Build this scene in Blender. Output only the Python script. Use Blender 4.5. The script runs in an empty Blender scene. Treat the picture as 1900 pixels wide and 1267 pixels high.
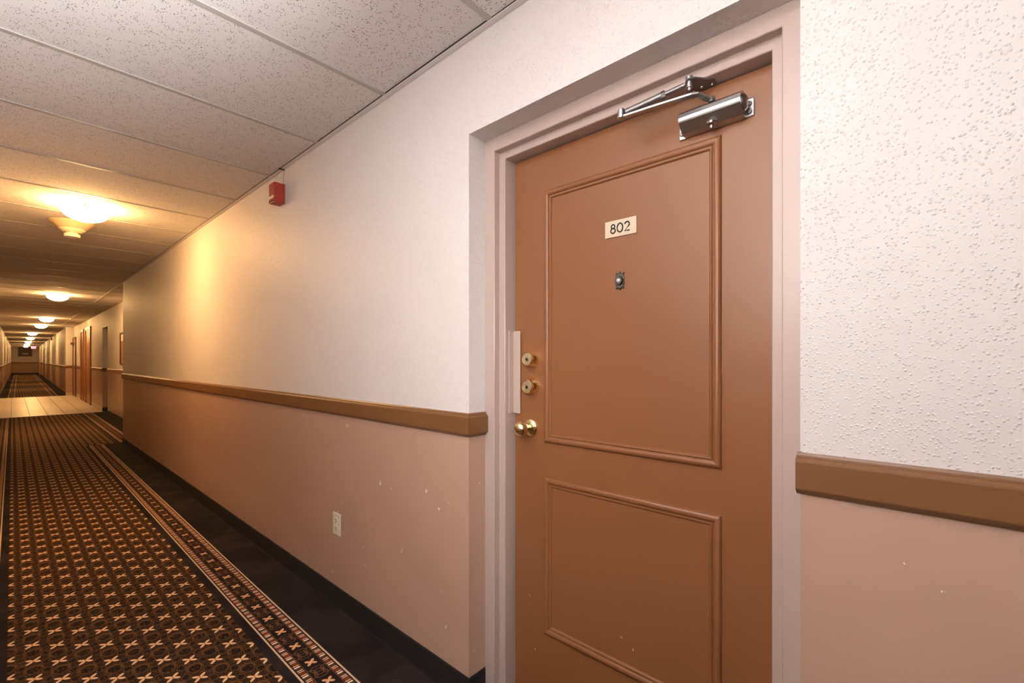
import bpy, bmesh, math, random
from mathutils import Vector, Matrix
random.seed(7)
S = bpy.context.scene
COL = S.collection

# ---------------------------------------------------------------- camera
F_PX = 841.0
YAW = math.atan((950 - 22.7) / F_PX)          # view axis turned right from the corridor (+Y)
CAMZ = 1.303
cam_d = bpy.data.cameras.new('camera')
cam_d.sensor_width = 36.0
cam_d.lens = F_PX / 1900 * 36.0
cam_d.shift_y = (667.8 - 633.5) / 1900.0
cam_d.clip_start = 0.02
cam = bpy.data.objects.new('camera', cam_d)
cam.location = (0, 0, CAMZ)
cam.rotation_euler = (math.pi / 2, 0, -YAW)
COL.objects.link(cam)
S.camera = cam

# ---------------------------------------------------------------- world, flash, exposure
w = bpy.data.worlds.new('world'); S.world = w; w.use_nodes = True
w.node_tree.nodes['Background'].inputs[0].default_value = (0.9, 0.85, 0.8, 1)
w.node_tree.nodes['Background'].inputs[1].default_value = 0.02
# the photographer's flash, bounced off the ceiling above and behind the camera
fl_d = bpy.data.lights.new('flash', 'SPOT')
fl_d.energy = 880; fl_d.color = (0.94, 0.955, 1.0); fl_d.spot_size = math.radians(104)
fl_d.spot_blend = 1.0; fl_d.shadow_soft_size = 0.03
fl = bpy.data.objects.new('flash', fl_d)
fl.location = (0.02, -0.10, CAMZ + 0.15)
fl.rotation_euler = Vector((0.50, -0.73, -1.00)).normalized().to_track_quat('Z', 'Y').to_euler()
COL.objects.link(fl)
# added fill spot down the corridor, brightens the door reveal, jamb and carpet
fs_d = bpy.data.lights.new('corridor_fill', 'SPOT')
fs_d.energy = 85; fs_d.color = (1.0, 0.96, 0.95); fs_d.spot_size = math.radians(120)
fs_d.spot_blend = 1.0; fs_d.shadow_soft_size = 0.12
fs = bpy.data.objects.new('corridor_fill', fs_d)
fs.location = (0.0, -0.05, CAMZ + 0.2)
fs.rotation_euler = Vector((-0.12, -1.0, 0.30)).normalized().to_track_quat('Z', 'Y').to_euler()
COL.objects.link(fs)
LAMP_COL = (1.0, 0.55, 0.20)
LAMP_STR = 145.0
S.view_settings.view_transform = 'Standard'
S.view_settings.look = 'None'
S.view_settings.gamma = 1.0
S.view_settings.use_curve_mapping = False
S.view_settings.exposure = 0.0

# ---------------------------------------------------------------- key dimensions
W = 1.155            # right wall plane
H = 2.506            # ceiling
XF = 1.240           # door frame face
XS = 1.268           # stop face
XD = 1.320           # door face
OY0, OY1 = 0.1984, 1.2664      # door recess in the wall
OZ = CAMZ + 0.850
XL = -0.42           # left wall
YB = -2.6            # back wall
YW = 9.2             # near wall ends
XR = 1.53            # recess wall
YT0, YT1 = 15.25, 23.2          # tiled lobby
YE = 61.0            # end wall

# ---------------------------------------------------------------- node helpers
class Ex:
    def __init__(s, nt, v): s.nt, s.v = nt, v
    def _op(s, op, *a, clamp=False):
        n = s.nt.nodes.new('ShaderNodeMath'); n.operation = op; n.use_clamp = clamp
        for i, x in enumerate((s,) + a):
            if isinstance(x, Ex): s.nt.links.new(x.v, n.inputs[i])
            else: n.inputs[i].default_value = x
        return Ex(s.nt, n.outputs[0])
    def __add__(s, o): return s._op('ADD', o)
    def __sub__(s, o): return s._op('SUBTRACT', o)
    def __mul__(s, o): return s._op('MULTIPLY', o)
    def __truediv__(s, o): return s._op('DIVIDE', o)
    def lt(s, o): return s._op('LESS_THAN', o)
    def gt(s, o): return s._op('GREATER_THAN', o)
    def abs(s): return s._op('ABSOLUTE')
    def sqrt(s): return s._op('SQRT')
    def sq(s): return s._op('MULTIPLY', s)
    def mx(s, o): return s._op('MAXIMUM', o)
    def mn(s, o): return s._op('MINIMUM', o)
    def round(s): return s._op('ROUND')
    def fract(s): return s._op('FRACT')
    def smooth(s, a, b):
        n = s.nt.nodes.new('ShaderNodeMapRange'); n.interpolation_type = 'SMOOTHSTEP'
        s.nt.links.new(s.v, n.inputs[0]); n.inputs[1].default_value = a; n.inputs[2].default_value = b
        return Ex(s.nt, n.outputs[0])

def mat(name, col=(0.8, 0.8, 0.8), rough=0.5, metal=0.0, coat=0.0):
    m = bpy.data.materials.new(name); m.use_nodes = True
    nt = m.node_tree; b = nt.nodes['Principled BSDF']
    b.inputs['Base Color'].default_value = (*col, 1)
    b.inputs['Roughness'].default_value = rough
    b.inputs['Metallic'].default_value = metal
    if coat: b.inputs['Coat Weight'].default_value = coat
    return m, nt, b

def coords(nt, kind='Object'):
    tc = nt.nodes.new('ShaderNodeTexCoord')
    sp = nt.nodes.new('ShaderNodeSeparateXYZ')
    nt.links.new(tc.outputs[kind], sp.inputs[0])
    return tc.outputs[kind], Ex(nt, sp.outputs[0]), Ex(nt, sp.outputs[1]), Ex(nt, sp.outputs[2])

def worldpos(nt):
    g = nt.nodes.new('ShaderNodeNewGeometry')
    sp = nt.nodes.new('ShaderNodeSeparateXYZ'); nt.links.new(g.outputs['Position'], sp.inputs[0])
    return g.outputs['Position'], Ex(nt, sp.outputs[0]), Ex(nt, sp.outputs[1]), Ex(nt, sp.outputs[2])

def noise(nt, vec, scale, detail=2.0, rough=0.5):
    n = nt.nodes.new('ShaderNodeTexNoise'); nt.links.new(vec, n.inputs['Vector'])
    n.inputs['Scale'].default_value = scale; n.inputs['Detail'].default_value = detail
    n.inputs['Roughness'].default_value = rough
    return Ex(nt, n.outputs['Fac'])

def voro(nt, vec, scale, rnd=1.0):
    n = nt.nodes.new('ShaderNodeTexVoronoi'); nt.links.new(vec, n.inputs['Vector'])
    n.inputs['Scale'].default_value = scale; n.inputs['Randomness'].default_value = rnd
    return Ex(nt, n.outputs['Distance']), n.outputs['Color']

def mixc(nt, fac, a, b):
    n = nt.nodes.new('ShaderNodeMix'); n.data_type = 'RGBA'
    nt.links.new(fac.v, n.inputs[0])
    for i, c in ((6, a), (7, b)):
        if isinstance(c, tuple): n.inputs[i].default_value = (*c, 1)
        else: nt.links.new(c, n.inputs[i])
    return n.outputs[2]

def bump(nt, b, h, strength, dist):
    n = nt.nodes.new('ShaderNodeBump'); nt.links.new(h.v, n.inputs['Height'])
    n.inputs['Strength'].default_value = strength; n.inputs['Distance'].default_value = dist
    nt.links.new(n.outputs[0], b.inputs['Normal'])

# ---------------------------------------------------------------- materials
WHITE = (0.66, 0.615, 0.59)
PINK = (0.43, 0.275, 0.205)
def wall_material():
    m, nt, b = mat('wall_paint', WHITE, 0.6)
    v, x, y, z = worldpos(nt)
    up = z.gt(1.055)
    tint = noise(nt, v, 2.2, 3)
    d1, c1 = voro(nt, v, 190)
    sc_ = nt.nodes.new('ShaderNodeSeparateColor'); nt.links.new(c1, sc_.inputs[0])
    pick = Ex(nt, sc_.outputs[0]).gt(0.52)
    gate = noise(nt, v, 95, 2)
    blob = (Ex(nt, d1.v)._op('SUBTRACT', 0.0).smooth(0.60, 0.0)) * pick * gate.smooth(0.34, 0.46)
    fine = noise(nt, v, 330, 2)
    low = noise(nt, v, 900, 2) * 0.10
    h = (blob * 1.0 + fine * 0.15) * up + low * (up * -1.0 + 1.0)
    bump(nt, b, h, 1.0, 0.0016)
    chips = noise(nt, v, 22, 1).gt(0.765) * (z.lt(1.0)) * noise(nt, v, 150, 1).gt(0.55)
    lowc = mixc(nt, tint.smooth(0.3, 0.7), PINK, tuple(c * 0.93 for c in PINK))
    lowc = mixc(nt, chips, lowc, (0.75, 0.68, 0.62))
    upc = mixc(nt, tint.smooth(0.3, 0.7), WHITE, tuple(c * 0.97 for c in WHITE))
    nt.links.new(mixc(nt, up, lowc, upc), b.inputs['Base Color'])
    r = up * 0.17 + 0.38
    nt.links.new(r.v, b.inputs['Roughness'])
    return m
M = {}
M['wall'] = wall_material()

m, nt, b = mat('ceiling_tile', (0.60, 0.55, 0.51), 0.9); M['tile'] = m
v, x, y, z = worldpos(nt)
d, c = voro(nt, v, 135)
pit = d.lt(0.25) * noise(nt, v, 30, 2).smooth(0.40, 0.58)
d2, c2 = voro(nt, v, 55)
pit2 = d2.lt(0.12)
pits = pit.mx(pit2)
nt.links.new(mixc(nt, pits, (0.68, 0.635, 0.60), (0.07, 0.058, 0.05)), b.inputs['Base Color'])
bump(nt, b, noise(nt, v, 420, 3) * 0.3 - pits, 0.5, 0.001)

M['tee'] = mat('ceiling_grid', (0.42, 0.38, 0.34), 0.45)[0]
M['angle'] = mat('wall_angle', (0.70, 0.65, 0.61), 0.5)[0]
M['dark'] = mat('shadow_gap', (0.015, 0.012, 0.010), 0.8)[0]
m, nt, b = mat('brown_trim', (0.155, 0.070, 0.028), 0.34); M['rail'] = m
v, x, y, z = worldpos(nt)
nt.links.new(mixc(nt, noise(nt, v, 5, 3), (0.175, 0.077, 0.027), (0.155, 0.067, 0.023)), b.inputs['Base Color'])
bump(nt, b, noise(nt, v, 300, 2), 0.12, 0.0006)
m, nt, b = mat('door_paint', (0.26, 0.11, 0.05), 0.36); M['door'] = m
v, x, y, z = worldpos(nt)
sc = noise(nt, v, 42, 1).gt(0.80) * z.lt(0.42)
nt.links.new(mixc(nt, sc, mixc(nt, noise(nt, v, 3, 3), (0.235, 0.092, 0.034), (0.215, 0.082, 0.029)), (0.6, 0.5, 0.42)), b.inputs['Base Color'])
bump(nt, b, noise(nt, v, 420, 2), 0.22, 0.0008)
m, nt, b = mat('frame_paint', (0.42, 0.325, 0.28), 0.33); M['frame'] = m
v, x, y, z = worldpos(nt)
bump(nt, b, noise(nt, v, 200, 2), 0.08, 0.0005)
M['frame2'] = mat('guard_paint', (0.45, 0.345, 0.295), 0.35)[0]
m, nt, b = mat('rubber_base', (0.010, 0.009, 0.009), 0.6); M['base'] = m
M['palebase'] = mat('pale_tile_base', (0.55, 0.47, 0.36), 0.4)[0]
M['brass'] = mat('polished_brass', (0.90, 0.69, 0.36), 0.15, 1.0)[0]
M['brassd'] = mat('brushed_brass', (0.92, 0.78, 0.52), 0.38, 1.0)[0]
m, nt, b = mat('aluminium_paint', (0.45, 0.44, 0.43), 0.28, 0.85); M['alu'] = m; b.inputs['Metallic'].default_value = 0.95
v, x, y, z = worldpos(nt)
bump(nt, b, noise(nt, v, 700, 2), 0.08, 0.0004)
M['alud'] = mat('cast_metal', (0.20, 0.19, 0.185), 0.42, 0.8)[0]
M['screw'] = mat('screw_metal', (0.30, 0.29, 0.28), 0.3, 1.0)[0]
M['plate'] = mat('cream_plastic', (0.62, 0.50, 0.35), 0.4)[0]
M['ivory'] = mat('ivory_plastic', (0.66, 0.58, 0.45), 0.35)[0]
M['ink'] = mat('black_ink', (0.006, 0.007, 0.010), 0.9)[0]
m, nt, b = mat('pewter', (0.13, 0.12, 0.115), 0.4, 1.0); M['pewter'] = m
M['lens'] = mat('viewer_lens', (0.55, 0.5, 0.5), 0.08, 0.3)[0]
M['red'] = mat('red_enamel', (0.36, 0.035, 0.018), 0.4)[0]
M['white'] = mat('white_label', (0.8, 0.74, 0.64), 0.5)[0]
M['wire'] = mat('beige_wire', (0.35, 0.30, 0.23), 0.5)[0]
M['detector'] = mat('detector_plastic', (0.72, 0.62, 0.42), 0.45)[0]
M['detbase'] = mat('detector_base', (0.60, 0.46, 0.27), 0.5)[0]
M['wood'] = mat('brown_wood', (0.22, 0.085, 0.03), 0.4)[0]
M['elev'] = mat('elevator_enamel', (0.30, 0.12, 0.04), 0.35)[0]
M['cork'] = mat('cork', (0.30, 0.17, 0.07), 0.8)[0]
M['darkbrown'] = mat('dark_board', (0.07, 0.035, 0.015), 0.5)[0]
m, nt, b = mat('floor_tile', (0.62, 0.50, 0.36), 0.36); M['ftile'] = m
v, x, y, z = worldpos(nt)
nt.links.new(mixc(nt, noise(nt, v, 14, 4), (0.74, 0.64, 0.50), (0.66, 0.56, 0.43)), b.inputs['Base Color'])
M['grout'] = mat('grout', (0.33, 0.25, 0.17), 0.8)[0]

def emis(name, col, s):
    m = bpy.data.materials.new(name); m.use_nodes = True
    b = m.node_tree.nodes['Principled BSDF']
    b.inputs['Base Color'].default_value = (0.8, 0.78, 0.72, 1); b.inputs['Roughness'].default_value = 0.3
    b.inputs['Emission Color'].default_value = (*col, 1); b.inputs['Emission Strength'].default_value = s
    return m
M['glow'] = emis('lit_glass', LAMP_COL, LAMP_STR)
M['exit'] = emis('exit_glow', (1.0, 0.12, 0.20), 1.6)
M['exitw'] = emis('exit_letter', (1.0, 0.75, 0.8), 2.0)

# carpets ---------------------------------------------------------
BLK = (0.012, 0.0085, 0.0085)
def carpet_common(nt, b, col, v):
    pile = noise(nt, v, 700, 2)
    shade = mixc(nt, pile.smooth(0.25, 0.75), (0.72, 0.72, 0.72), (1.2, 1.2, 1.2))
    n = nt.nodes.new('ShaderNodeMix'); n.data_type = 'RGBA'; n.blend_type = 'MULTIPLY'
    n.inputs[0].default_value = 1.0
    nt.links.new(col, n.inputs[6]); nt.links.new(shade, n.inputs[7])
    nt.links.new(n.outputs[2], b.inputs['Base Color'])
    bump(nt, b, pile, 0.5, 0.002)
    b.inputs['Specular IOR Level'].default_value = 0.15

m, nt, b = mat('carpet_plain', BLK, 0.95); M['cblack'] = m
v, x, y, z = worldpos(nt)
carpet_common(nt, b, mixc(nt, noise(nt, v, 3.5, 3).smooth(0.35, 0.7), (0.010, 0.007, 0.007), (0.026, 0.019, 0.019)), v)

PA, PB = 0.0762, 0.163
def flower(p, q, c, l, wd):
    a = (((p.abs() - c) / l).sq() + (q / wd).sq())
    return a
m, nt, b = mat('carpet_field', BLK, 0.95); M['cfield'] = m
v, x, y, z = worldpos(nt)
wob = (noise(nt, v, 160, 2) - 0.5) * 0.003
xx = (x + 0.015 + wob) / PA
yy = (y + wob) * (2.0 / PB)
mm = (xx + yy) * 0.5; nn = (xx - yy) * 0.5
fm = mm - mm.round(); fn = nn - nn.round()
lx = (fm + fn) * PA; ly = (fm - fn) * (PB / 2)
p = (lx + ly) * 0.7071; q = (lx - ly) * 0.7071
fl1 = flower(p, q, 0.0165, 0.0150, 0.0062).mn(flower(q, p, 0.0165, 0.0150, 0.0062))
petal = fl1.lt(1.0)
core = (lx.sq() + ly.sq()).sqrt().lt(0.0045)
# dark ovals half way between the flowers, ringed with brown scrolls
def oval(um, un, rx, ry):
    a = mm + um; c = nn + un
    am = a - a.round(); cn = c - c.round()
    ox = (am + cn) * PA; oy = (am - cn) * (PB / 2)
    return ((ox / rx).sq() + (oy / ry).sq()).sqrt()
o1 = oval(0.5, 0.5, 0.021, 0.030)
o2 = oval(0.5, 0.0, 0.013, 0.018)
o3 = oval(0.0, 0.5, 0.013, 0.018)
ring = ((o1 - 1.12).abs().lt(0.10)).mx((o2 - 1.15).abs().lt(0.13)).mx((o3 - 1.15).abs().lt(0.13))
swirl = noise(nt, v, 55, 1)
cres = oval(0.5, 0.5, 0.031, 0.040).lt(1.0) * oval(0.57, 0.43, 0.027, 0.036).gt(1.0)
br = ring.mx((swirl - 0.5).abs().lt(0.018)).mx(cres)
inside = o1.mn(o2).mn(o3).lt(1.0)
base_c = mixc(nt, inside, (0.026, 0.013, 0.006), (0.009, 0.006, 0.006))
c = mixc(nt, br, base_c, (0.115, 0.050, 0.018))
c = mixc(nt, petal, c, (0.80, 0.50, 0.27))
c = mixc(nt, core, c, (0.60, 0.26, 0.06))
carpet_common(nt, b, c, v)

m, nt, b = mat('carpet_border', BLK, 0.95); M['cborder'] = m
v, x, y, z = worldpos(nt)
uvn, u, vv, _ = coords(nt, 'UV')            # u = metres from the strip's centre line, v = metres along
wob = (noise(nt, v, 220, 2) - 0.5) * 0.0035
u = u + wob
au = (u).abs()
vv = vv + wob
k = vv / PB
fk = k - k.round(); lv = fk * PB
p = (u + lv) * 0.7071; q = (u - lv) * 0.7071
petal = flower(p, q, 0.0140, 0.0125, 0.0068).mn(flower(q, p, 0.0140, 0.0125, 0.0068)).lt(1.0)
core = (u.sq() + lv.sq()).sqrt().lt(0.0045)
k2 = k + 0.5; lv2 = (k2 - k2.round()) * PB
ra = (u.sq() + (lv2).sq()).sqrt()
rb = ((au - 0.028).sq() + (lv2.abs() - 0.012).sq()).sqrt()
rc = ((au - 0.006).sq() + (lv2.abs() - 0.020).sq()).sqrt()
arcs = ((ra - 0.021).abs().lt(0.0017)).mx((rb - 0.016).abs().lt(0.0017)).mx((rc - 0.020).abs().lt(0.0017))
infl = au.lt(0.038)
c = mixc(nt, arcs, BLK, (0.16, 0.07, 0.028))
c = mixc(nt, petal, c, (0.66, 0.34, 0.17))
c = mixc(nt, core, c, (0.75, 0.45, 0.2))
line = (au - 0.0385).abs().lt(0.0016)
c = mixc(nt, line, c, (0.14, 0.055, 0.022))
# ladder of bars
bk = vv / (PB / 2); fb = bk.fract(); barband = au.gt(0.0425) * au.lt(0.066)
barbg = mixc(nt, barband, c, (0.085, 0.035, 0.016))
def bar(c0, hw): return (fb - c0).abs().lt(hw) * barband
barr = mixc(nt, bar(0.10, 0.055), barbg, (0.80, 0.66, 0.52))
barr = mixc(nt, bar(0.27, 0.045).mx(bar(0.62, 0.045)), barr, (0.66, 0.36, 0.20))
barr = mixc(nt, bar(0.445, 0.05), barr, (0.30, 0.045, 0.018))
barr = mixc(nt, bar(0.76, 0.035), barr, (0.70, 0.50, 0.34))
gaps = (((fb - 0.185).abs().lt(0.018)).mx((fb - 0.36).abs().lt(0.02)).mx((fb - 0.53).abs().lt(0.02)).mx((fb - 0.69).abs().lt(0.02)).mx((fb - 0.015).abs().lt(0.03))) * barband
c = mixc(nt, gaps, barr, BLK)
c = mixc(nt, au.gt(0.0725), c, (0.62, 0.43, 0.28))
carpet_common(nt, b, c, v)

# ---------------------------------------------------------------- mesh helpers
def new(name, bm, mats, parent=None, smooth=False, loc=None):
    me = bpy.data.meshes.new(name)
    bmesh.ops.recalc_face_normals(bm, faces=bm.faces[:])
    bm.to_mesh(me); bm.free()
    for mm_ in (mats if isinstance(mats, (list, tuple)) else [mats]): me.materials.append(mm_)
    if smooth:
        for p_ in me.polygons: p_.use_smooth = True
        me.set_sharp_from_angle(angle=math.radians(35))
    o = bpy.data.objects.new(name, me); COL.objects.link(o)
    if parent: o.parent = parent
    if loc is not None: o.location = loc
    return o

def empty(name, loc=(0, 0, 0)):
    o = bpy.data.objects.new(name, None); o.empty_display_size = 0.05
    o.location = loc; COL.objects.link(o); return o

def tag(o, label, cat, group=None):
    o['label'] = label; o['category'] = cat
    if group: o['group'] = group
    return o
def struct(o, label=None):
    o['kind'] = 'structure'
    if label: o['label'] = label
    return o

def box(bm, x0, x1, y0, y1, z0, z1, mi=0, bev=0.0, seg=1):
    vs = [bm.verts.new((x, y, z)) for x in (x0, x1) for y in (y0, y1) for z in (z0, z1)]
    idx = [(0, 1, 3, 2), (4, 6, 7, 5), (0, 4, 5, 1), (2, 3, 7, 6), (0, 2, 6, 4), (1, 5, 7, 3)]
    fs = [bm.faces.new([vs[i] for i in f]) for f in idx]
    for f in fs: f.material_index = mi
    if bev:
        es = {e for f in fs for e in f.edges}
        bmesh.ops.bevel(bm, geom=list(es), offset=bev, segments=seg, affect='EDGES', profile=0.5)
    return bm
def B(*a, **k):
    bm = bmesh.new(); return box(bm, *a, **k)

def quad(bm, pts, mi=0):
    f = bm.faces.new([bm.verts.new(p_) for p_ in pts]); f.material_index = mi; return f

def loft(bm, rings, closed_ring=True, caps=True, mi=0):
    R = [[bm.verts.new(p_) for p_ in r] for r in rings]
    n = len(R[0])
    for a, c_ in zip(R, R[1:]):
        for i in range(n if closed_ring else n - 1):
            j = (i + 1) % n
            f = bm.faces.new((a[i], a[j], c_[j], c_[i])); f.material_index = mi
    if caps:
        for r in (R[0], R[-1]):
            if len(r) > 2:
                f = bm.faces.new(r); f.material_index = mi
    return bm

def lathe(bm, prof, origin=(0, 0, 0), axis='Z', n=32, mi=0):
    """prof: list of (r, h) from bottom to top along axis"""
    o = Vector(origin)
    ax = {'Z': (Vector((1, 0, 0)), Vector((0, 1, 0)), Vector((0, 0, 1))),
          'X': (Vector((0, 1, 0)), Vector((0, 0, 1)), Vector((-1, 0, 0))),   # h goes towards -X (out of the door)
          'Y': (Vector((1, 0, 0)), Vector((0, 0, 1)), Vector((0, 1, 0)))}[axis]
    rings = []
    for r, h in prof:
        rings.append([o + ax[0] * (max(r, 1e-5) * math.cos(2 * math.pi * i / n)) + ax[1] * (max(r, 1e-5) * math.sin(2 * math.pi * i / n)) + ax[2] * h for i in range(n)])
    return loft(bm, rings, mi=mi)

def tube(bm, pts, r, n=8, closed=False, mi=0, flat=None, up=Vector((0, 0, 1))):
    pts = [Vector(p_) for p_ in pts]; L = len(pts)
    rings = []
    for i, p_ in enumerate(pts):
        if closed: t = (pts[(i + 1) % L] - pts[i - 1])
        else: t = pts[min(i + 1, L - 1)] - pts[max(i - 1, 0)]
        t.normalize()
        a = t.cross(up)
        if a.length < 1e-4: a = t.cross(Vector((1, 0, 0)))
        a.normalize(); c_ = a.cross(t)
        ra, rc_ = (r, r) if flat is None else flat
        rings.append([p_ + a * (ra * math.cos(2 * math.pi * k_ / n)) + c_ * (rc_ * math.sin(2 * math.pi * k_ / n)) for k_ in range(n)])
    if closed: rings.append(rings[0]); return loft(bm, rings, caps=False, mi=mi)
    return loft(bm, rings, mi=mi)

def bar_path(bm, pts, hw, hh, mi=0):
    """flat rectangular bar following pts (horizontal-ish); hw half width sideways, hh half height in z"""
    pts = [Vector(p_) for p_ in pts]; rings = []
    for i, p_ in enumerate(pts):
        t = pts[min(i + 1, len(pts) - 1)] - pts[max(i - 1, 0)]
        s = Vector((t.y, -t.x, 0)).normalized(); u_ = Vector((0, 0, 1))
        rings.append([p_ + s * hw + u_ * hh, p_ - s * hw + u_ * hh, p_ - s * hw - u_ * hh, p_ + s * hw - u_ * hh])
    return loft(bm, rings, mi=mi)

def sweep(bm, prof, path, mi=0):
    """prof: [(out, z)], path: [(x,y,(nx,ny))] corner points with mitre offset vectors"""
    rings = []
    for (x, y, n) in path:
        rings.append([(x + n[0] * o, y + n[1] * o, z) for o, z in prof])
    return loft(bm, rings, mi=mi)

def joined(o, children): 
    for c_ in children: c_.parent = o

# ================================================================ STRUCTURE
# ---- right wall with the door recess
bm = bmesh.new()
T = 0.40
box(bm, W, W + T, OY1, YW, 0, H + 0.02)
box(bm, W, W + T, YB, OY0, 0, H + 0.02)
box(bm, W, W + T, OY0, OY1, OZ, H + 0.02)
box(bm, XD + 0.06, W + T, OY0, OY1, 0, OZ)
wr = struct(new('wall_right', bm, M['wall']))
bm = bmesh.new()
box(bm, XL - 0.2, XL, YB - 0.2, YT0 + 0.2, 0, H + 0.02)
struct(new('wall_left', bm, M['wall']))
struct(new('wall_back', B(XL, W, YB - 0.2, YB, 0, H + 0.02), M['wall']))
# recess wall beyond the near wall: panel with an alcove opening
AY0, AY1, AZ = 14.42, 15.34, 2.11
bm = bmesh.new()
box(bm, XR, XR + 0.2, YW, AY0, 0, H + 0.02)
box(bm, XR, XR + 0.2, AY0, AY1, AZ, H + 0.02)
box(bm, XR + 0.75, XR + 0.9, AY0 - 0.1, AY1 + 0.1, 0, H)
box(bm, XR + 0.2, XR + 0.9, AY1, AY1 + 0.12, 0, H)
box(bm, XR + 0.2, XR + 0.9, AY0 - 0.12, AY0, 0, H)
box(bm, XR + 0.2, XR + 0.75, AY0, AY1, AZ, AZ + 0.1)
struct(new('wall_recess', bm, M['wall']))
# lobby right wall + return wall
XLB = 1.575
bm = bmesh.new()
box(bm, XR + 0.0, XR + 0.25, AY1, AY1 + 0.12, 0, H + 0.02)
box(bm, XR + 0.0, XR + 0.25, AY1 + 0.12, YT1, 0, H + 0.02)
struct(new('wall_lobby', bm, M['wall']))
# far corridor (slightly skewed, as in the photograph)
FRX0, FRX1 = 1.315, 1.66
FLX0, FLX1 = -0.29, -0.06
bm = bmesh.new()
loft(bm, [[(FRX0, YT1, 0), (FRX0, YT1, H + .02), (FRX0 + 0.6, YT1, H + .02), (FRX0 + 0.6, YT1, 0)],
          [(FRX1, YE + .1, 0), (FRX1, YE + .1, H + .02), (FRX1 + 0.2, YE + .1, H + .02), (FRX1 + 0.2, YE + .1, 0)]])
struct(new('wall_far_right', bm, M['wall']))
bm = bmesh.new()
loft(bm, [[(FLX0, YT1, 0), (FLX0, YT1, H + .02), (FLX0 - 1.5, YT1, H + .02), (FLX0 - 1.5, YT1, 0)],
          [(FLX1, YE + .1, 0), (FLX1, YE + .1, H + .02), (FLX1 - 0.2, YE + .1, H + .02), (FLX1 - 0.2, YE + .1, 0)]])
struct(new('wall_far_left', bm, M['wall']))
struct(new('wall_end', B(FLX1 - .1, FRX1 + .1, YE, YE + .15, 0, H + .02), M['wall']))
# lobby left side stays open to x=-1.7
struct(new('wall_lobby_left', B(-1.9, -1.7, YT0, YT1 + .05, 0, H + .02), M['wall']))
struct(new('wall_lobby_return', B(-1.75, XL, YT0 - .0, YT0 + 0.2, 0, H + .02), M['wall']))

# ---- floor
floor = struct(empty('floor'))
struct_parts = []
def fq(name, m_, x0, x1, y0, y1, uv=None, z=0.0, far=None):
    bm = bmesh.new()
    if far is None: far = (x0, x1)
    pts = [(x0, y0, z), (x1, y0, z), (far[1], y1, z), (far[0], y1, z)]
    f = quad(bm, pts)
    if uv:
        l = bm.loops.layers.uv.new('UVMap')
        hw = (x1 - x0) / 2
        for lp, (a, c_) in zip(f.loops, ((-hw, y0), (hw, y0), (hw, y1), (-hw, y1))):
            lp[l].uv = (a * 0.08 / hw, c_)
    bm.normal_update()
    me = bpy.data.meshes.new(name); bm.to_mesh(me); bm.free(); me.materials.append(m_)
    if me.polygons[0].normal.z < 0: me.flip_normals()
    o = bpy.data.objects.new(name, me); COL.objects.link(o); o.parent = floor
    return o
bi, bo = 0.785, 0.945
li, lo = -0.053, -0.213
YJ = 9.42
sub = fq('subfloor', M['grout'], -1.9, 2.4, YB, YE + .1, z=-0.012)
# near run
fq('carpet_field', M['cfield'], -0.015, 0.747, YB, YJ)
fq('carpet_stripe', M['cblack'], 0.747, bi, YB, YJ)
fq('carpet_border', M['cborder'], bi, bo, YB, YJ, uv=1)
fq('carpet_edge', M['cblack'], bo, W + 0.22, YB, YJ)
fq('carpet_stripe', M['cblack'], li, -0.015, YB, YT0)
fq('carpet_border', M['cborder'], lo, li, YB, YT0, uv=1)
fq('carpet_edge', M['cblack'], XL - .02, lo, YB, YT0)
# run past the wall's end, border stepped outwards
sb = 0.365
fq('carpet_field', M['cfield'], -0.015, 0.747 + sb, YJ, YT0)
fq('carpet_stripe', M['cblack'], 0.747 + sb, bi + sb, YJ, YT0)
fq('carpet_border', M['cborder'], bi + sb, bo + sb + .02, YJ, YT0, uv=1)
fq('carpet_edge', M['cblack'], bo + sb + .02, XR + 0.8, YJ, AY1)
# far run
fq('carpet_edge', M['cblack'], FLX0 - .05, -0.11, YT1, YE, far=(FLX1 - .05, FLX1 + .18))
fq('carpet_border', M['cborder'], -0.11, 0.06, YT1, YE, uv=1, far=(FLX1 + .18, FLX1 + .35))
fq('carpet_field', M['cfield'], 0.06, 0.95, YT1, YE, far=(FLX1 + .35, FRX1 - .39))
fq('carpet_border', M['cborder'], 0.95, 1.12, YT1, YE, uv=1, far=(FRX1 - .39, FRX1 - .22))
fq('carpet_edge', M['cblack'], 1.12, FRX0 + .05, YT1, YE, far=(FRX1 - .22, FRX1 + .05))
# lobby tiles
TP = 0.292
tm = None; n_t = 0
ny = int((YT1 - YT0) / TP); TPy = (YT1 - YT0) / ny
for ix in range(-1, 7):
    for iy in range(ny):
        x0 = -0.016 + (ix - 1) * TP; y0 = YT0 + iy * TPy
        if x0 > XR: continue
        if tm is None:
            o = new('floor_tile', B(-TP / 2 + .003, TP / 2 - .003, -TPy / 2 + .003, TPy / 2 - .003, -0.012, 0.0, bev=.001), M['ftile'], floor)
            tm = o.data
        else:
            o = bpy.data.objects.new('floor_tile', tm); COL.objects.link(o); o.parent = floor
        o.location = (x0 + TP / 2, y0 + TPy / 2, 0.001 + random.uniform(0, .0008))
        n_t += 1
fq('threshold_strip', M['darkbrown'], -1.0, XR + .2, YT0 - 0.02, YT0, z=0.003)

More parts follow.
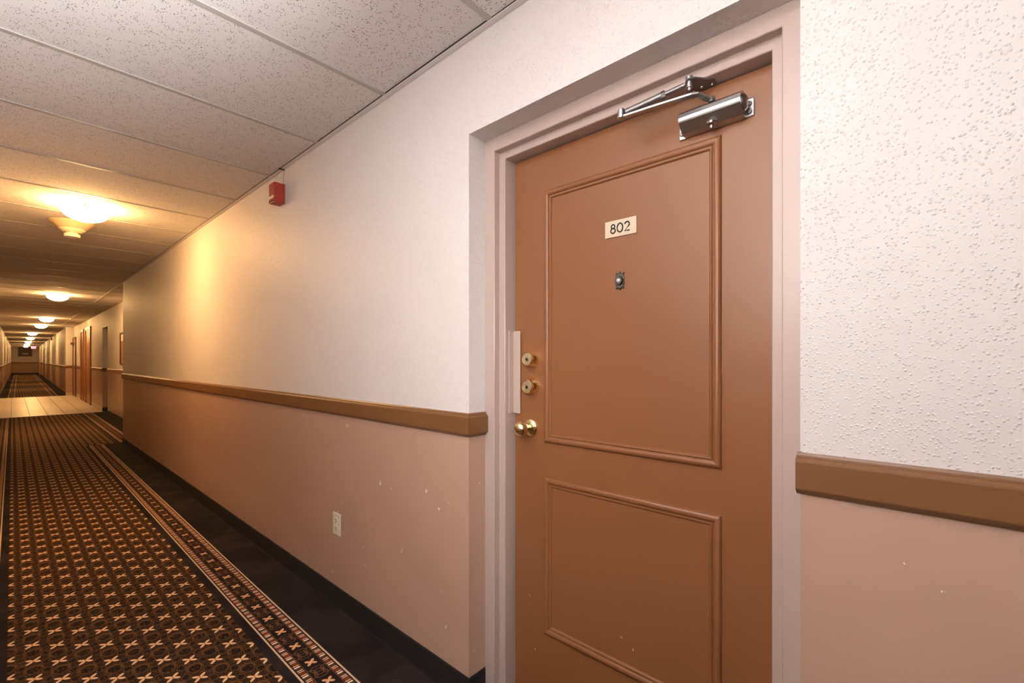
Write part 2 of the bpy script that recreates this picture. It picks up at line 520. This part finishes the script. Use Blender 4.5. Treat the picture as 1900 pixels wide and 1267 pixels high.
# ---- ceiling: lay-in tiles between cross tees
ceil = struct(empty('ceiling', (0, 0, H)))
PT = 0.675; Y0T = 1.808 - 7 * PT
tile_me = None; tee_me = None
xl, xr_ = -0.435, W - 0.016
k_ = 0
y = Y0T
while y < YE:
    wide = y > YW - PT
    if tile_me is None:
        o = new('ceiling_tile', B(xl, xr_, 0.010, PT - 0.010, 0.0, 0.015), M['tile'], ceil); tile_me = o.data
        t_ = new('cross_tee', B(xl, xr_, -0.012, 0.012, -0.0025, 0.012), M['tee'], ceil); tee_me = t_.data
    else:
        o = bpy.data.objects.new('ceiling_tile', tile_me); COL.objects.link(o); o.parent = ceil
        t_ = bpy.data.objects.new('cross_tee', tee_me); COL.objects.link(t_); t_.parent = ceil
    o.location = (0, y, random.uniform(0.0, 0.002)); o.rotation_euler = (random.uniform(-.0012, .0012), 0, 0)
    t_.location = (0, y, 0)
    y += PT; k_ += 1
y = Y0T + PT * int((YW - Y0T) / PT)
side_me = None
while y < YE:
    if side_me is None:
        o = new('side_tile', B(W + 0.012, W + 0.9, 0.010, PT - 0.010, 0.0, 0.015), M['tile'], ceil); side_me = o.data
        t_ = new('side_tee', B(W + 0.012, W + 0.9, -0.012, 0.012, -0.0025, 0.012), M['tee'], ceil); st = t_.data
    else:
        o = bpy.data.objects.new('side_tile', side_me); COL.objects.link(o); o.parent = ceil
        t_ = bpy.data.objects.new('side_tee', st); COL.objects.link(t_); t_.parent = ceil
    o.location = (0, y, random.uniform(0.0, 0.002)); t_.location = (0, y, 0)
    y += PT
new('main_tee', B(W - 0.012, W + 0.012, YW + 0.02, YE, -0.004, 0.012), M['angle'], ceil)
new('lobby_ceiling_board', B(-1.8, xl, YT0, YE, 0.0, 0.015), M['tile'], ceil)
new('ceiling_slab', B(-1.9, 2.5, YB - .2, YE + .2, 0.03, 0.06), M['dark'], ceil)
for (nm, y0, y1, xw) in (('wall_angle', YB, YW, W),):
    new(nm, B(xw - 0.024, xw - 0.0015, y0, y1, -0.005, 0.001), M['angle'], ceil)
    new('shadow_gap', B(xw - 0.0262, xw - 0.0238, y0, y1, -0.0025, 0.004), M['dark'], ceil)
    new('shadow_gap', B(xw - 0.0018, xw + 0.0004, y0, 3.6, -0.0035, 0.004), M['dark'], ceil)

# ---- chair rails and bases
RZ = CAMZ - 0.2016
RP = [(-0.002, RZ + .001), (0.006, RZ), (0.0085, RZ - .004), (0.009, RZ - .008), (0.0135, RZ - .0095), (0.0185, RZ - .014), (0.019, RZ - .018),
      (0.019, RZ - .074), (0.018, RZ - .077), (0.004, RZ - .089), (-0.002, RZ - .090)]
BP = [(-0.002, 0), (0.0075, 0), (0.006, 0.003), (0.005, 0.010), (0.0045, 0.100), (0.003, 0.106), (-0.002, 0.107)]
def run(name, prof, path, m_, label=None):
    bm = bmesh.new(); sweep(bm, prof, path)
    o = new(name, bm, m_); struct(o, label); return o
nx = (-1, 0)
run('trim_1', RP, [(XF - .001, OY1, (0, -1)), (W, OY1, (-1, -1)), (W, YW, (-1, 1)), (XR, YW, (0, 1))], M['rail'], 'brown chair rail left of the door, wrapping the corner')
run('trim_2', RP, [(W, YB, nx), (W, OY0 + .006, nx)], M['rail'], 'brown chair rail right of the door')
run('trim_3', RP, [(XR, YW, nx), (XR, AY0, nx)], M['rail'])
run('trim_4', RP, [(XR + .75, AY1, (0, -1)), (XR, AY1, (-1, -1)), (XR, 17.72, nx)], M['rail'])
run('trim_5', RP, [(XR, 20.44, nx), (XR, YT1, (-1, -1)), (FRX0, YT1, (-1, -1)), (FRX1, YE, (-1, -1)), (FLX1, YE, (1, -1)), (FLX0, YT1, (1, 0))], M['rail'])
run('trim_6', RP, [(XL, YB, (1, 0)), (XL, YT0, (1, 0))], M['rail'])
run('baseboard_right', BP, [(XF, OY1, (0, -1)), (W, OY1, (-1, -1)), (W, YW, (-1, 1)), (XR, YW, (0, 1))], M['base'])
run('baseboard_near', BP, [(W, YB, nx), (W, OY0, nx)], M['base'])
run('baseboard_recess', BP, [(XR, YW, nx), (XR, AY0, nx)], M['base'])
run('baseboard_alcove', BP, [(XR + .75, AY1, (0, -1)), (XR, AY1, (-1, -1))], M['base'])
run('baseboard_lobby', BP, [(XR, AY1 - .0, nx), (XR, YT1, (-1, -1)), (FRX0, YT1, (0, -1))], M['palebase'])
run('baseboard_far', BP, [(FRX0, YT1 + .01, nx), (FRX1, YE, (-1, -1)), (FLX1, YE, (1, -1)), (FLX0, YT1, (1, 0))], M['base'])
run('baseboard_left', BP, [(XL, YB, (1, 0)), (XL, YT0, (1, 0))], M['base'])

# ================================================================ DOOR 802
door = struct(empty('door_1', (XD, (OY0 + OY1) / 2, 0)))
def dchild(name, bm, m_, parent=None, smooth=False, label=None):
    o = new(name, bm, m_, None, smooth)
    p_ = parent or door
    o.parent = p_
    o.location = -p_.location if p_ is door else Vector((0, 0, 0))
    if label: o['label'] = label
    return o
DY0, DY1 = 0.2725, 1.184
DZ = CAMZ + 0.770
dchild('leaf', B(XD, XD + .045, DY0 - .004, DY1 - .003, 0.012, DZ - .003, bev=.0015), M['door'])
# pressed steel frame: profile swept round the opening (jamb - head - jamb)
bm = bmesh.new()
zt = OZ
def frame_profile():
    # (inset from the wall opening, x)
    return [(0.0, XF + .10), (0.0, XF), (0.002, XF - .002), (0.050, XF - .002), (0.052, XF), (0.052, XS - .002), (0.0535, XS), (0.078, XS), (0.080, XS + .002), (0.080, XD + .003), (0.080, XD + .10)]
fp = frame_profile()
def ring_at(yc, sy, z_of):   # points at a jamb foot or corner
    return [(xv, yc + sy * ins, z_of(ins)) for ins, xv in fp]
rings = [ring_at(OY1, -1, lambda i: 0.0), ring_at(OY1, -1, lambda i: zt - i),
         ring_at(OY0, 1, lambda i: zt - i), ring_at(OY0, 1, lambda i: 0.0)]
R_ = [[bm.verts.new(p_) for p_ in r] for r in rings]
for a, c_ in zip(R_, R_[1:]):
    for i in range(len(a) - 1): bm.faces.new((a[i], a[i + 1], c_[i + 1], c_[i]))
dchild('frame', bm, M['frame'], smooth=False)
# panel mouldings
MP = [(0.0, 0.0), (0.0, 0.0045), (0.0025, 0.0085), (0.007, 0.0115), (0.0125, 0.0118), (0.0175, 0.0092), (0.0205, 0.0062), (0.0215, 0.0030), (0.0232, 0.0030), (0.0250, 0.0068), (0.0290, 0.0060), (0.0325, 0.0020), (0.0330, 0.0)]
def moulding(y0, y1, z0, z1):
    bm = bmesh.new(); rings = []
    for (yc, zc, sy, sz) in ((y0, z0, 1, 1), (y1, z0, -1, 1), (y1, z1, -1, -1), (y0, z1, 1, -1)):
        rings.append([(XD - h, yc + sy * i, zc + sz * i) for i, h in MP])
    rings.append(rings[0])
    return loft(bm, rings, closed_ring=False, caps=False)
dchild('panel_moulding', moulding(0.413, 1.033, CAMZ - 0.302, CAMZ + 0.622), M['door'], smooth=True, label='tall upper rectangle of raised moulding')
dchild('panel_moulding', moulding(0.413, 1.033, CAMZ - 1.005, CAMZ - 0.4315), M['door'], smooth=True, label='lower rectangle of raised moulding')
# number plate
pl = dchild('number_plate', B(XD - .004, XD, .667, .7785, CAMZ + .400, CAMZ + .4535, bev=.0006), M['plate'], label='small cream plate reading 802')
def stroke(pts, r, closed=False):
    bm = bmesh.new(); tube(bm, pts, r, n=6, closed=closed, flat=(r, .0006) , up=Vector((1, 0, 0))); return bm
# y decreases to the right in the picture
pz = CAMZ + .4268
def circ(cy, cz, ry, rz, n=20, a0=0, a1=360):
    full = abs(a1 - a0) >= 360
    return [(XD - .0043, cy - ry * math.cos(math.radians(a0 + (a1 - a0) * i / (n if full else n - 1))), cz + rz * math.sin(math.radians(a0 + (a1 - a0) * i / (n if full else n - 1)))) for i in range(n)]
bm = bmesh.new()
for (cz, rr, rz) in ((pz + .0075, .0062, .0062), (pz - .0065, .0080, .0078)):
    tube(bm, circ(.7485, cz, rr, rz), .0023, n=6, closed=True)
dchild('digit', bm, M['ink'], pl, label='black figure 8')
bm = bmesh.new(); tube(bm, circ(.7235, pz, .0100, .0142), .0023, n=6, closed=True)
dchild('digit', bm, M['ink'], pl, label='black figure 0')
bm = bmesh.new()
two = circ(.6985, pz + .0062, .0080, .0080, 14, 165, -35) + [(XD - .0043, .6985 + .0082, pz - .0138), (XD - .0043, .6985 - .0085, pz - .0138)]
tube(bm, two, .0023, n=6)
dchild('digit', bm, M['ink'], pl, label='black figure 2')
# viewer
vy, vz = .725, CAMZ + .2555
out = [(0, .031), (.004, .026), (.009, .0225), (.0125, .027), (.0155, .0265), (.0135, .0195), (.0150, .012), (.0170, .006), (.0155, .0), (.0170, -.006), (.0150, -.012), (.0135, -.0195), (.0155, -.0265), (.0125, -.027), (.009, -.0235), (.004, -.026), (0, -.030)]
pts = [(a, c_) for a, c_ in out] + [(-a, c_) for a, c_ in out[-2:0:-1]]
bm = bmesh.new()
loft(bm, [[(XD, vy + a, vz + c_) for a, c_ in pts], [(XD - .003, vy + a, vz + c_) for a, c_ in pts], [(XD - .0055, vy + a * .8, vz + c_ * .86) for a, c_ in pts]])
vw = dchild('door_viewer', bm, M['pewter'], label='ornate pewter scalloped peephole plate')
bm = bmesh.new(); lathe(bm, [(.0145, .004), (.0145, .010), (.012, .014), (.0085, .014), (.007, .011)], (XD, vy, vz), 'X')
dchild('ring', bm, M['pewter'], vw, True)
bm = bmesh.new(); lathe(bm, [(.0075, .010), (.007, .0135), (.004, .0155), (0, .016)], (XD, vy, vz), 'X', 20)
dchild('lens', bm, M['lens'], vw, True)
# deadbolts
for zc, lab in ((CAMZ + .0047, 'upper round brass deadbolt'), (CAMZ - .0985, 'lower round brass deadbolt above the knob')):
    yc = 1.0915
    bm = bmesh.new(); lathe(bm, [(.0315, 0), (.0315, .003), (.0305, .006), (.0265, .028), (.0250, .034), (.0235, .0355), (.0220, .0350), (.0215, .0335), (0, .0335)], (XD, yc, zc), 'X', 40)
    db = dchild('deadbolt', bm, M['brass'], smooth=True, label=lab)
    bm = bmesh.new(); lathe(bm, [(.0210, .0330), (.0210, .0345), (.0125, .0348), (.0122, .0338), (.0118, .0350), (0, .0352)], (XD, yc, zc), 'X', 32)
    dchild('cylinder_face', bm, M['brassd'], db, True)
    bm = bmesh.new(); lathe(bm, [(.0055, .0345), (.0055, .0362), (0, .0364)], (XD, yc, zc - .003), 'X', 16)
    box(bm, XD - .0370, XD - .0350, yc - .0010, yc + .0010, zc - .008, zc + .004)
    dchild('keyway', bm, M['ink'], db)
# knob
yc, zc = 1.101, CAMZ - .2545
bm = bmesh.new(); lathe(bm, [(.0345, 0), (.0345, .003), (.033, .006), (.028, .010), (.020, .013), (.0165, .0145), (.014, .0145)], (XD, yc, zc), 'X', 40)
kb = dchild('door_knob', bm, M['brass'], smooth=True, label='round polished brass knob')
prof = [(.012, .012), (.0115, .020), (.0120, .026), (.0160, .031), (.0185, .0335), (.0150, .036), (.0165, .040)]
cx_, r_ = .057, .0285
for i in range(12):
    a = math.radians(-48 + 138 * i / 11); prof.append((r_ * math.cos(a), cx_ + r_ * math.sin(a) * .85))
bm = bmesh.new(); lathe(bm, prof, (XD, yc, zc), 'X', 40)
dchild('grip', bm, M['brass'], kb, True)
# latch guard
bm = B(XD - .0085, XD - .0055, 1.1475, 1.190, CAMZ - .206, CAMZ + .1116, bev=.0006)
box(bm, XS + .02, XD - .0055, 1.1815, 1.186, CAMZ - .206, CAMZ + .1116)
lg = dchild('latch_guard', bm, M['frame2'], label='flat painted latch guard plate beside the deadbolts')
for dz in (.06, -.03, -.11, -.17):
    bm = bmesh.new(); lathe(bm, [(.003, .008), (.003, .0095), (0, .0100)], (XD, 1.172, CAMZ + dz), 'X', 12)
    dchild('rivet', bm, M['frame2'], lg)

# ================================================================ DOOR CLOSER
cl = empty('door_closer', (XD, .43, CAMZ + .675))
tag(cl, 'silver hydraulic door closer with folding arm at top of brown door 802', 'door closer')
def cc(name, bm, m_, smooth=False, parent=None, label=None):
    o = new(name, bm, m_, None, smooth); o.parent = parent or cl
    if parent is None: o.location = -cl.location
    if label: o['label'] = label
    return o
z0, z1 = CAMZ + .644, CAMZ + .706
pr = [(XD - .004, z0), (XD - .020, z0), (XD - .029, z0 + .002), (XD - .0555, z0 + .024), (XD - .0572, z0 + .0275), (XD - .0570, z0 + .037), (XD - .0555, z0 + .0375), (XD - .0553, z0 + .0382), (XD - .0566, z0 + .0388), (XD - .0550, z0 + .048), (XD - .0535, z0 + .0486), (XD - .046, z0 + .055), (XD - .0455, z0 + .0555), (XD - .038, z0 + .0605), (XD - .030, z0 + .062), (XD - .004, z0 + .062)]
bm = bmesh.new()
loft(bm, [[(x, .350, z) for x, z in pr], [(x, .512, z) for x, z in pr]])
cc('body', bm, M['alu'])
for y0, y1, s in ((.330, .352, 1), (.510, .530, -1)):
    bm = B(XD - .006, XD, y0, y1, z0 - .002 if s < 0 else z0 + .003, z1 - .012 if s > 0 else z0 + .055, bev=.002, seg=2)
    mp = cc('mounting_plate', bm, M['alu'])
    ys = .3405 if s > 0 else .5215
    for zz in (z0 + .014, z0 + .036):
        bm = bmesh.new(); lathe(bm, [(.0062, .006), (.0062, .008), (.0045, .010), (.0025, .0100), (.002, .0085), (0, .0085)], (XD, ys, zz), 'X', 18)
        cc('screw', bm, M['screw'], True, mp)
bm = bmesh.new(); lathe(bm, [(.021, 0), (.0215, .003), (.017, .008), (.012, .0095)], (XD - .029, .350, z0 + .033), 'Y', 28)
bmesh.ops.scale(bm, vec=(1, -1, 1), space=Matrix.Translation((0, -.350, 0)), verts=bm.verts[:])
cc('end_cap', bm, M['screw'], True)
bm = bmesh.new(); lathe(bm, [(.0, -.015), (.0055, -.015), (.006, -.008), (.008, -.007), (.0125, -.003), (.0135, .002)], (XD - .036, .428, z0 + .004), 'Z', 20)
cc('spindle_nut', bm, M['screw'], True)
bm = bmesh.new(); lathe(bm, [(.009, -.001), (.009, .008), (.0065, .012), (0, .0125)], (XD - .036, .428, z1), 'Z', 20)
cc('spindle', bm, M['screw'], True)
za = CAMZ + .713
bm = bmesh.new()
bar_path(bm, [(XD - .032, .424, za), (1.276, .436, za), (1.264, .444, za + .003), (1.252, .455, za + .009), (1.246, .468, za + .009), (1.228, .56, za + .006), (1.2085, .664, za + .002)], .0095, .0024)
lathe(bm, [(.0125, -.003), (.0125, .003)], (1.2085, .660, za + .002), 'Z', 20)
cc('main_arm', bm, M['alu'])
bm = bmesh.new()
e0 = Vector((1.213, .648, za + .016)); e1 = Vector((1.252, .480, CAMZ + .762))
tube(bm, [e0, e0.lerp(e1, .62)], .0092, n=14)
tube(bm, [e0.lerp(e1, .62), e0.lerp(e1, .95)], .0065, n=12)
tube(bm, [e0.lerp(e1, .58), e0.lerp(e1, .65)], .0108, n=6)
cc('forearm_rod', bm, M['alud'], True)
bm = bmesh.new()
lathe(bm, [(.0, -.006), (.008, -.006), (.0105, -.004), (.0105, .020), (.008, .023), (0, .024)], (1.2085, .660, za + .004), 'Z', 20)
cc('elbow_pivot', bm, M['alu'], True)
bm = bmesh.new()
lathe(bm, [(0, -.016), (.005, -.016), (.006, -.010), (.0095, -.009), (.0095, .0), (.0080, .001), (.0080, .012), (.0105, .013), (.0105, .020), (0, .021)], (1.252, .476, CAMZ + .757), 'Z', 20)
cc('shoe_pivot', bm, M['alu'], True)
# shoe plate screwed under the frame head
zs = DZ - .0045
shp = [(1.238, .470), (1.244, .460), (1.290, .424), (1.316, .424), (1.317, .492), (1.300, .500), (1.262, .492), (1.244, .484)]
bm = bmesh.new()
loft(bm, [[(x, y, zs) for x, y in shp], [(x, y, zs + .0042) for x, y in shp]])
sh = cc('frame_shoe', bm, M['alud'])
for (x, y) in ((1.307, .485), (1.300, .460), (1.308, .434)):
    bm = bmesh.new(); lathe(bm, [(0, -.003), (.0035, -.0025), (.005, 0), (.005, .001)], (x, y, zs), 'Z', 14)
    cc('screw', bm, M['alu'], True, sh)

# ================================================================ WALL FITTINGS
# red alarm box
al = empty('fire_alarm_horn', (W, 3.02, CAMZ + 1.045))
tag(al, 'small red fire alarm box high on the near wall, hung just under the ceiling', 'fire alarm')
def ch(par, name, bm, m_, smooth=False, label=None):
    o = new(name, bm, m_, None, smooth); o.parent = par
    if label: o['label'] = label
    return o
def local_alarm(par):
    ch(par, 'housing', B(-.066, 0, -.042, .042, -.060, .062, bev=.003, seg=2), M['red'])
    bm = B(-.0675, -.066, -.036, .036, -.034, -.020); ch(par, 'label_strip', bm, M['white'])
    bm = B(-.0675, -.066, -.040, .040, -.055, -.048); ch(par, 'front_slot', bm, M['ink'])
    bm = bmesh.new(); lathe(bm, [(.017, -.0615), (.017, -.060), (.013, -.0605), (.012, -.0618), (0, -.0618)], (-.034, 0, 0), 'Z', 20)
    ch(par, 'sounder', bm, M['red'])
local_alarm(al)
bm = bmesh.new(); tube(bm, [(-.058, -.036, .060), (-.030, -.040, .150)], .0012, n=6)
tube(bm, [(-.012, -.040, .060), (-.005, -.040, .152)], .0016, n=6)
ch(al, 'cable', bm, M['wire'])
ch(al, 'cable_clip', B(-.036, -.003, -.046, -.034, .1485, .154), M['ink'])
al2 = empty('fire_alarm_horn', (FRX0 + (FRX1 - FRX0) * (34.0 - YT1) / (YE - YT1) + .004, 34.0, CAMZ + 1.10))
tag(al2, 'distant dark red alarm box high on right wall of far corridor', 'fire alarm')
local_alarm(al2)
# outlet near
def outlet(name, x, y, z, label):
    o = tag(empty(name, (x, y, z)), label, 'outlet')
    ch(o, 'cover_plate', B(-.006, 0, -.040, .040, -.058, .058, bev=.003, seg=2), M['ivory'])
    for dz in (.022, -.022):
        bm = bmesh.new()
        loft(bm, [[(-.006, .017 * math.cos(a * math.pi / 8), dz + max(-.0125, min(.0125, .017 * math.sin(a * math.pi / 8)))) for a in range(16)],
                  [(-.0078, .016 * math.cos(a * math.pi / 8), dz + max(-.0120, min(.0120, .016 * math.sin(a * math.pi / 8)))) for a in range(16)]])
        rc_ = ch(o, 'receptacle', bm, M['ivory'])
        bm = B(-.0084, -.0076, .005, .0075, dz - .002, dz + .008); box(bm, -.0084, -.0076, -.0075, -.005, dz - .002, dz + .007)
        box(bm, -.0084, -.0076, -.0025, .0025, dz - .010, dz - .005)
        ch(rc_, 'slots', bm, M['ink'])
    bm = bmesh.new(); lathe(bm, [(.003, .006), (.0025, .0072), (0, .0075)], (0, 0, 0), 'X', 12)
    ch(o, 'screw', bm, M['brassd'])
    return o
outlet('wall_outlet', W, 2.294, CAMZ - .866, 'ivory duplex wall outlet low on the near pink wall')
outlet('wall_outlet', XR, 12.6, CAMZ - .84, 'small ivory outlet low on recessed wall past the near wall end')

# ================================================================ CEILING LIGHTS
def make_light(loc, label, first=None):
    if first is None:
        o = empty('ceiling_light', loc)
        n = 40
        bm = bmesh.new(); lathe(bm, [(.075, -.030), (.080, -.004), (.080, 0)], (0, 0, 0), 'Z', n)
        ch(o, 'base_pan', bm, M['white'], True)
        prof = []
        for i in range(9):
            a = i / 8; r = .150 * math.sin(a * math.pi / 2) if i else 0.0
            prof.append((r, -.118 + .096 * (1 - math.cos(a * math.pi / 2))))
        prof += [(.147, -.018), (.120, -.030), (.07, -.034), (0, -.034)]
        bm = bmesh.new(); lathe(bm, prof, (0, 0, 0), 'Z', n)
        ch(o, 'glass_bowl', bm, M['glow'], True)
        for k_ in range(3):
            a = math.radians(25 + 120 * k_)
            bm = bmesh.new(); c_ = Vector((.152 * math.cos(a), .152 * math.sin(a), -.020))
            lathe(bm, [(.0055, -.010), (.007, -.004), (.007, .004), (.004, .020)], c_, 'Z', 10)
            ch(o, 'clip', bm, M['brassd'], True)
    else:
        o = first.copy(); COL.objects.link(o); o.location = loc
        for c_ in list(first.children):
            d_ = c_.copy(); COL.objects.link(d_); d_.parent = o
    tag(o, label, 'ceiling light', 'glass bowl lights down the corridor ceiling')
    return o
L_ = [(.385, 4.85, 'nearest glowing glass bowl light on the ceiling, beside the smoke detector'),
      (.56, 11.75, 'second glowing bowl light from the camera, past the dark ceiling stretch'),
      (.66, 18.5, 'third bowl light from the camera, over the front of the pale tiled lobby floor'),
      (.66, 22.3, 'fourth bowl light from the camera, at the back of the tiled lobby'),
      (.60, 29.1, 'fifth bowl light, first inside the far corridor'),
      (.66, 35.6, 'sixth bowl light, second inside the far corridor'),
      (.70, 43.1, 'seventh bowl light, third inside the far corridor'),
      (.75, 50.4, 'eighth bowl light, next to last before the end wall'),
      (.79, 57.0, 'last and smallest bowl light, nearest the end wall')]
first = None
for x, y, lab in L_:
    o = make_light((x, y, H - .004), lab, first)
    if first is None: first = o
# smoke detector
sd = tag(empty('smoke_detector', (.352, 5.52, H - .002)), 'cream smoke detector with wide tapering base on ceiling behind nearest light', 'smoke detector')
bm = bmesh.new(); lathe(bm, [(.088, -.060), (.092, -.058), (.150, -.004), (.150, 0)], (0, 0, 0), 'Z', 40); ch(sd, 'base', bm, M['detbase'], True)
bm = bmesh.new(); lathe(bm, [(.058, -.088), (.078, -.074), (.088, -.066), (.088, -.058)], (0, 0, 0), 'Z', 36); ch(sd, 'ring', bm, M['detector'], True)
bm = bmesh.new(); lathe(bm, [(.046, -.128), (.052, -.126), (.055, -.102), (.042, -.096), (.040, -.086)], (0, 0, 0), 'Z', 32); ch(sd, 'sensor_head', bm, M['detector'], True)

# ================================================================ LOBBY AND FAR END
def board(name, label, x, y0, y1, z0, z1):
    o = tag(empty(name, (x, (y0 + y1) / 2, z0)), label, 'notice board')
    hy = (y1 - y0) / 2; h = z1 - z0
    bm = bmesh.new()
    for a in ((-hy, -hy + .03, 0, h), (hy - .03, hy, 0, h), (-hy, hy, 0, .03), (-hy, hy, h - .03, h)): box(bm, -.03, 0, *a)
    ch(o, 'frame', bm, M['darkbrown'])
    ch(o, 'board', B(-.012, 0, -hy + .03, hy - .03, .03, h - .03), M['cork'])
    ch(o, 'paper', B(-.014, -.012, hy - .30, hy - .05, h - .18, h - .04), M['white'])
    return o
board('notice_board', 'framed cork notice board on recessed wall, edge showing past near wall end', XR, 11.6, 12.38, 1.20, 1.87)

def elevator(y0, y1, ztop, lab):
    o = tag(empty('elevator_door', (XR, (y0 + y1) / 2, 0)), lab, 'elevator door', 'elevator doors in the lobby')
    hy = (y1 - y0) / 2
    bm = bmesh.new(); box(bm, -.035, .0, -hy - .08, -hy, 0, ztop + .08); box(bm, -.035, .0, hy, hy + .08, 0, ztop + .08); box(bm, -.035, .0, -hy, hy, ztop, ztop + .08)
    ch(o, 'frame', bm, M['elev'])
    ch(o, 'leaf', B(-.010, .0, -hy, -.002, 0.005, ztop, bev=.001), M['elev'])
    ch(o, 'leaf', B(-.014, .0, .002, hy, 0.005, ztop, bev=.001), M['elev'])
    return o
elevator(17.80, 18.97, 2.20, 'nearer of the two brown elevator doors on the lobby right wall')
elevator(19.70, 20.36, 2.20, 'farther of the two brown elevator doors on the lobby right wall')
cp = tag(empty('call_panel', (XR, 19.33, 1.30)), 'narrow metal call panel between the two elevator doors', 'call panel')
ch(cp, 'plate', B(-.008, 0, -.05, .05, -.25, .25, bev=.002), M['screw'])
bm = bmesh.new(); lathe(bm, [(.014, .008), (.014, .013), (0, .014)], (0, 0, -.08), 'X', 14); ch(cp, 'button', bm, M['white'])
bm = bmesh.new(); lathe(bm, [(.014, .008), (.014, .013), (0, .014)], (0, 0, -.13), 'X', 14); ch(cp, 'button', bm, M['white'])
# service door at the back of the lobby
d2 = struct(empty('door_2', (XR, 22.7, 0)))
bm = bmesh.new(); box(bm, -.045, 0, -.50, -.44, 0, 2.12); box(bm, -.045, 0, .42, .48, 0, 2.12); box(bm, -.045, 0, -.44, .42, 2.06, 2.12)
ch(d2, 'frame', bm, M['rail']); ch(d2, 'leaf', B(-.012, 0, -.44, .42, .01, 2.06), M['wall'])
ch(d2, 'door_closer_box', B(-.10, -.012, .18, .40, 1.86, 1.94, bev=.004), M['darkbrown'])
# alcove door
d3 = struct(empty('door_3', (XR + .75, 14.8, 0)))
ch(d3, 'leaf', B(-.03, 0, -.45, .45, .01, 2.04, bev=.002), M['door'])
bm = bmesh.new(); box(bm, -.05, 0, -.51, -.45, 0, 2.10); box(bm, -.05, 0, .45, .51, 0, 2.10); box(bm, -.05, 0, -.45, .45, 2.04, 2.10)
ch(d3, 'frame', bm, M['frame'])
# end wall panel
ep = tag(empty('wall_panel', (.80, YE, 2.05)), 'dark brown rectangular panel with pale strip on the end wall', 'wall panel')
ch(ep, 'board', B(-.43, .43, -.03, 0, -.40, .42, bev=.004), M['darkbrown'])
bm = bmesh.new()
for a in ((-.46, -.42, -.43, .45), (.42, .46, -.43, .45), (-.42, .42, -.43, -.39), (-.42, .42, .41, .45)): box(bm, a[0], a[1], -.045, 0, a[2], a[3])
ch(ep, 'frame', bm, M['rail'])
ch(ep, 'pale_strip', B(-.19, .19, -.034, -.029, -.21, -.14), M['white'])
# exit sign
ex = tag(empty('exit_sign', (1.235, 56.6, H - .002)), 'red illuminated EXIT sign hanging from the ceiling near the end wall', 'exit sign')
ch(ex, 'housing', B(-.15, .15, -.03, .03, -.245, -.02, bev=.004), M['exit'])
ch(ex, 'stem', B(-.02, .02, -.012, .012, -.02, 0), M['white'])
def letter(strokes, x0):
    bm = bmesh.new()
    for (ax, az, bx, bz) in strokes:
        tube(bm, [(x0 + ax * .045, -.033, -.19 + az * .12), (x0 + bx * .045, -.033, -.19 + bz * .12)], .007, n=6)
    ch(ex, 'letter', bm, M['exitw'])
letter([(0, 0, 0, 1), (0, 1, 1, 1), (0, .5, .8, .5), (0, 0, 1, 0)], -.122)
letter([(0, 0, 1, 1), (0, 1, 1, 0)], -.052)
letter([(.5, 0, .5, 1)], .008)
letter([(0, 1, 1, 1), (.5, 0, .5, 1)], .075)
# exit door on the right wall near the end
d5 = struct(empty('door_4', (FRX1 - .03, 57.6, 0)))
bm = bmesh.new(); box(bm, -.03, .03, -.56, -.50, 0, 2.14); box(bm, -.03, .03, .50, .56, 0, 2.14); box(bm, -.03, .03, -.50, .50, 2.08, 2.14)
ch(d5, 'frame', bm, M['frame']); ch(d5, 'leaf', B(-.015, .03, -.5, .5, .01, 2.08), M['door'])
ch(d5, 'door_lever', B(-.06, -.015, -.44, -.32, 1.0, 1.03, bev=.004), M['screw'])
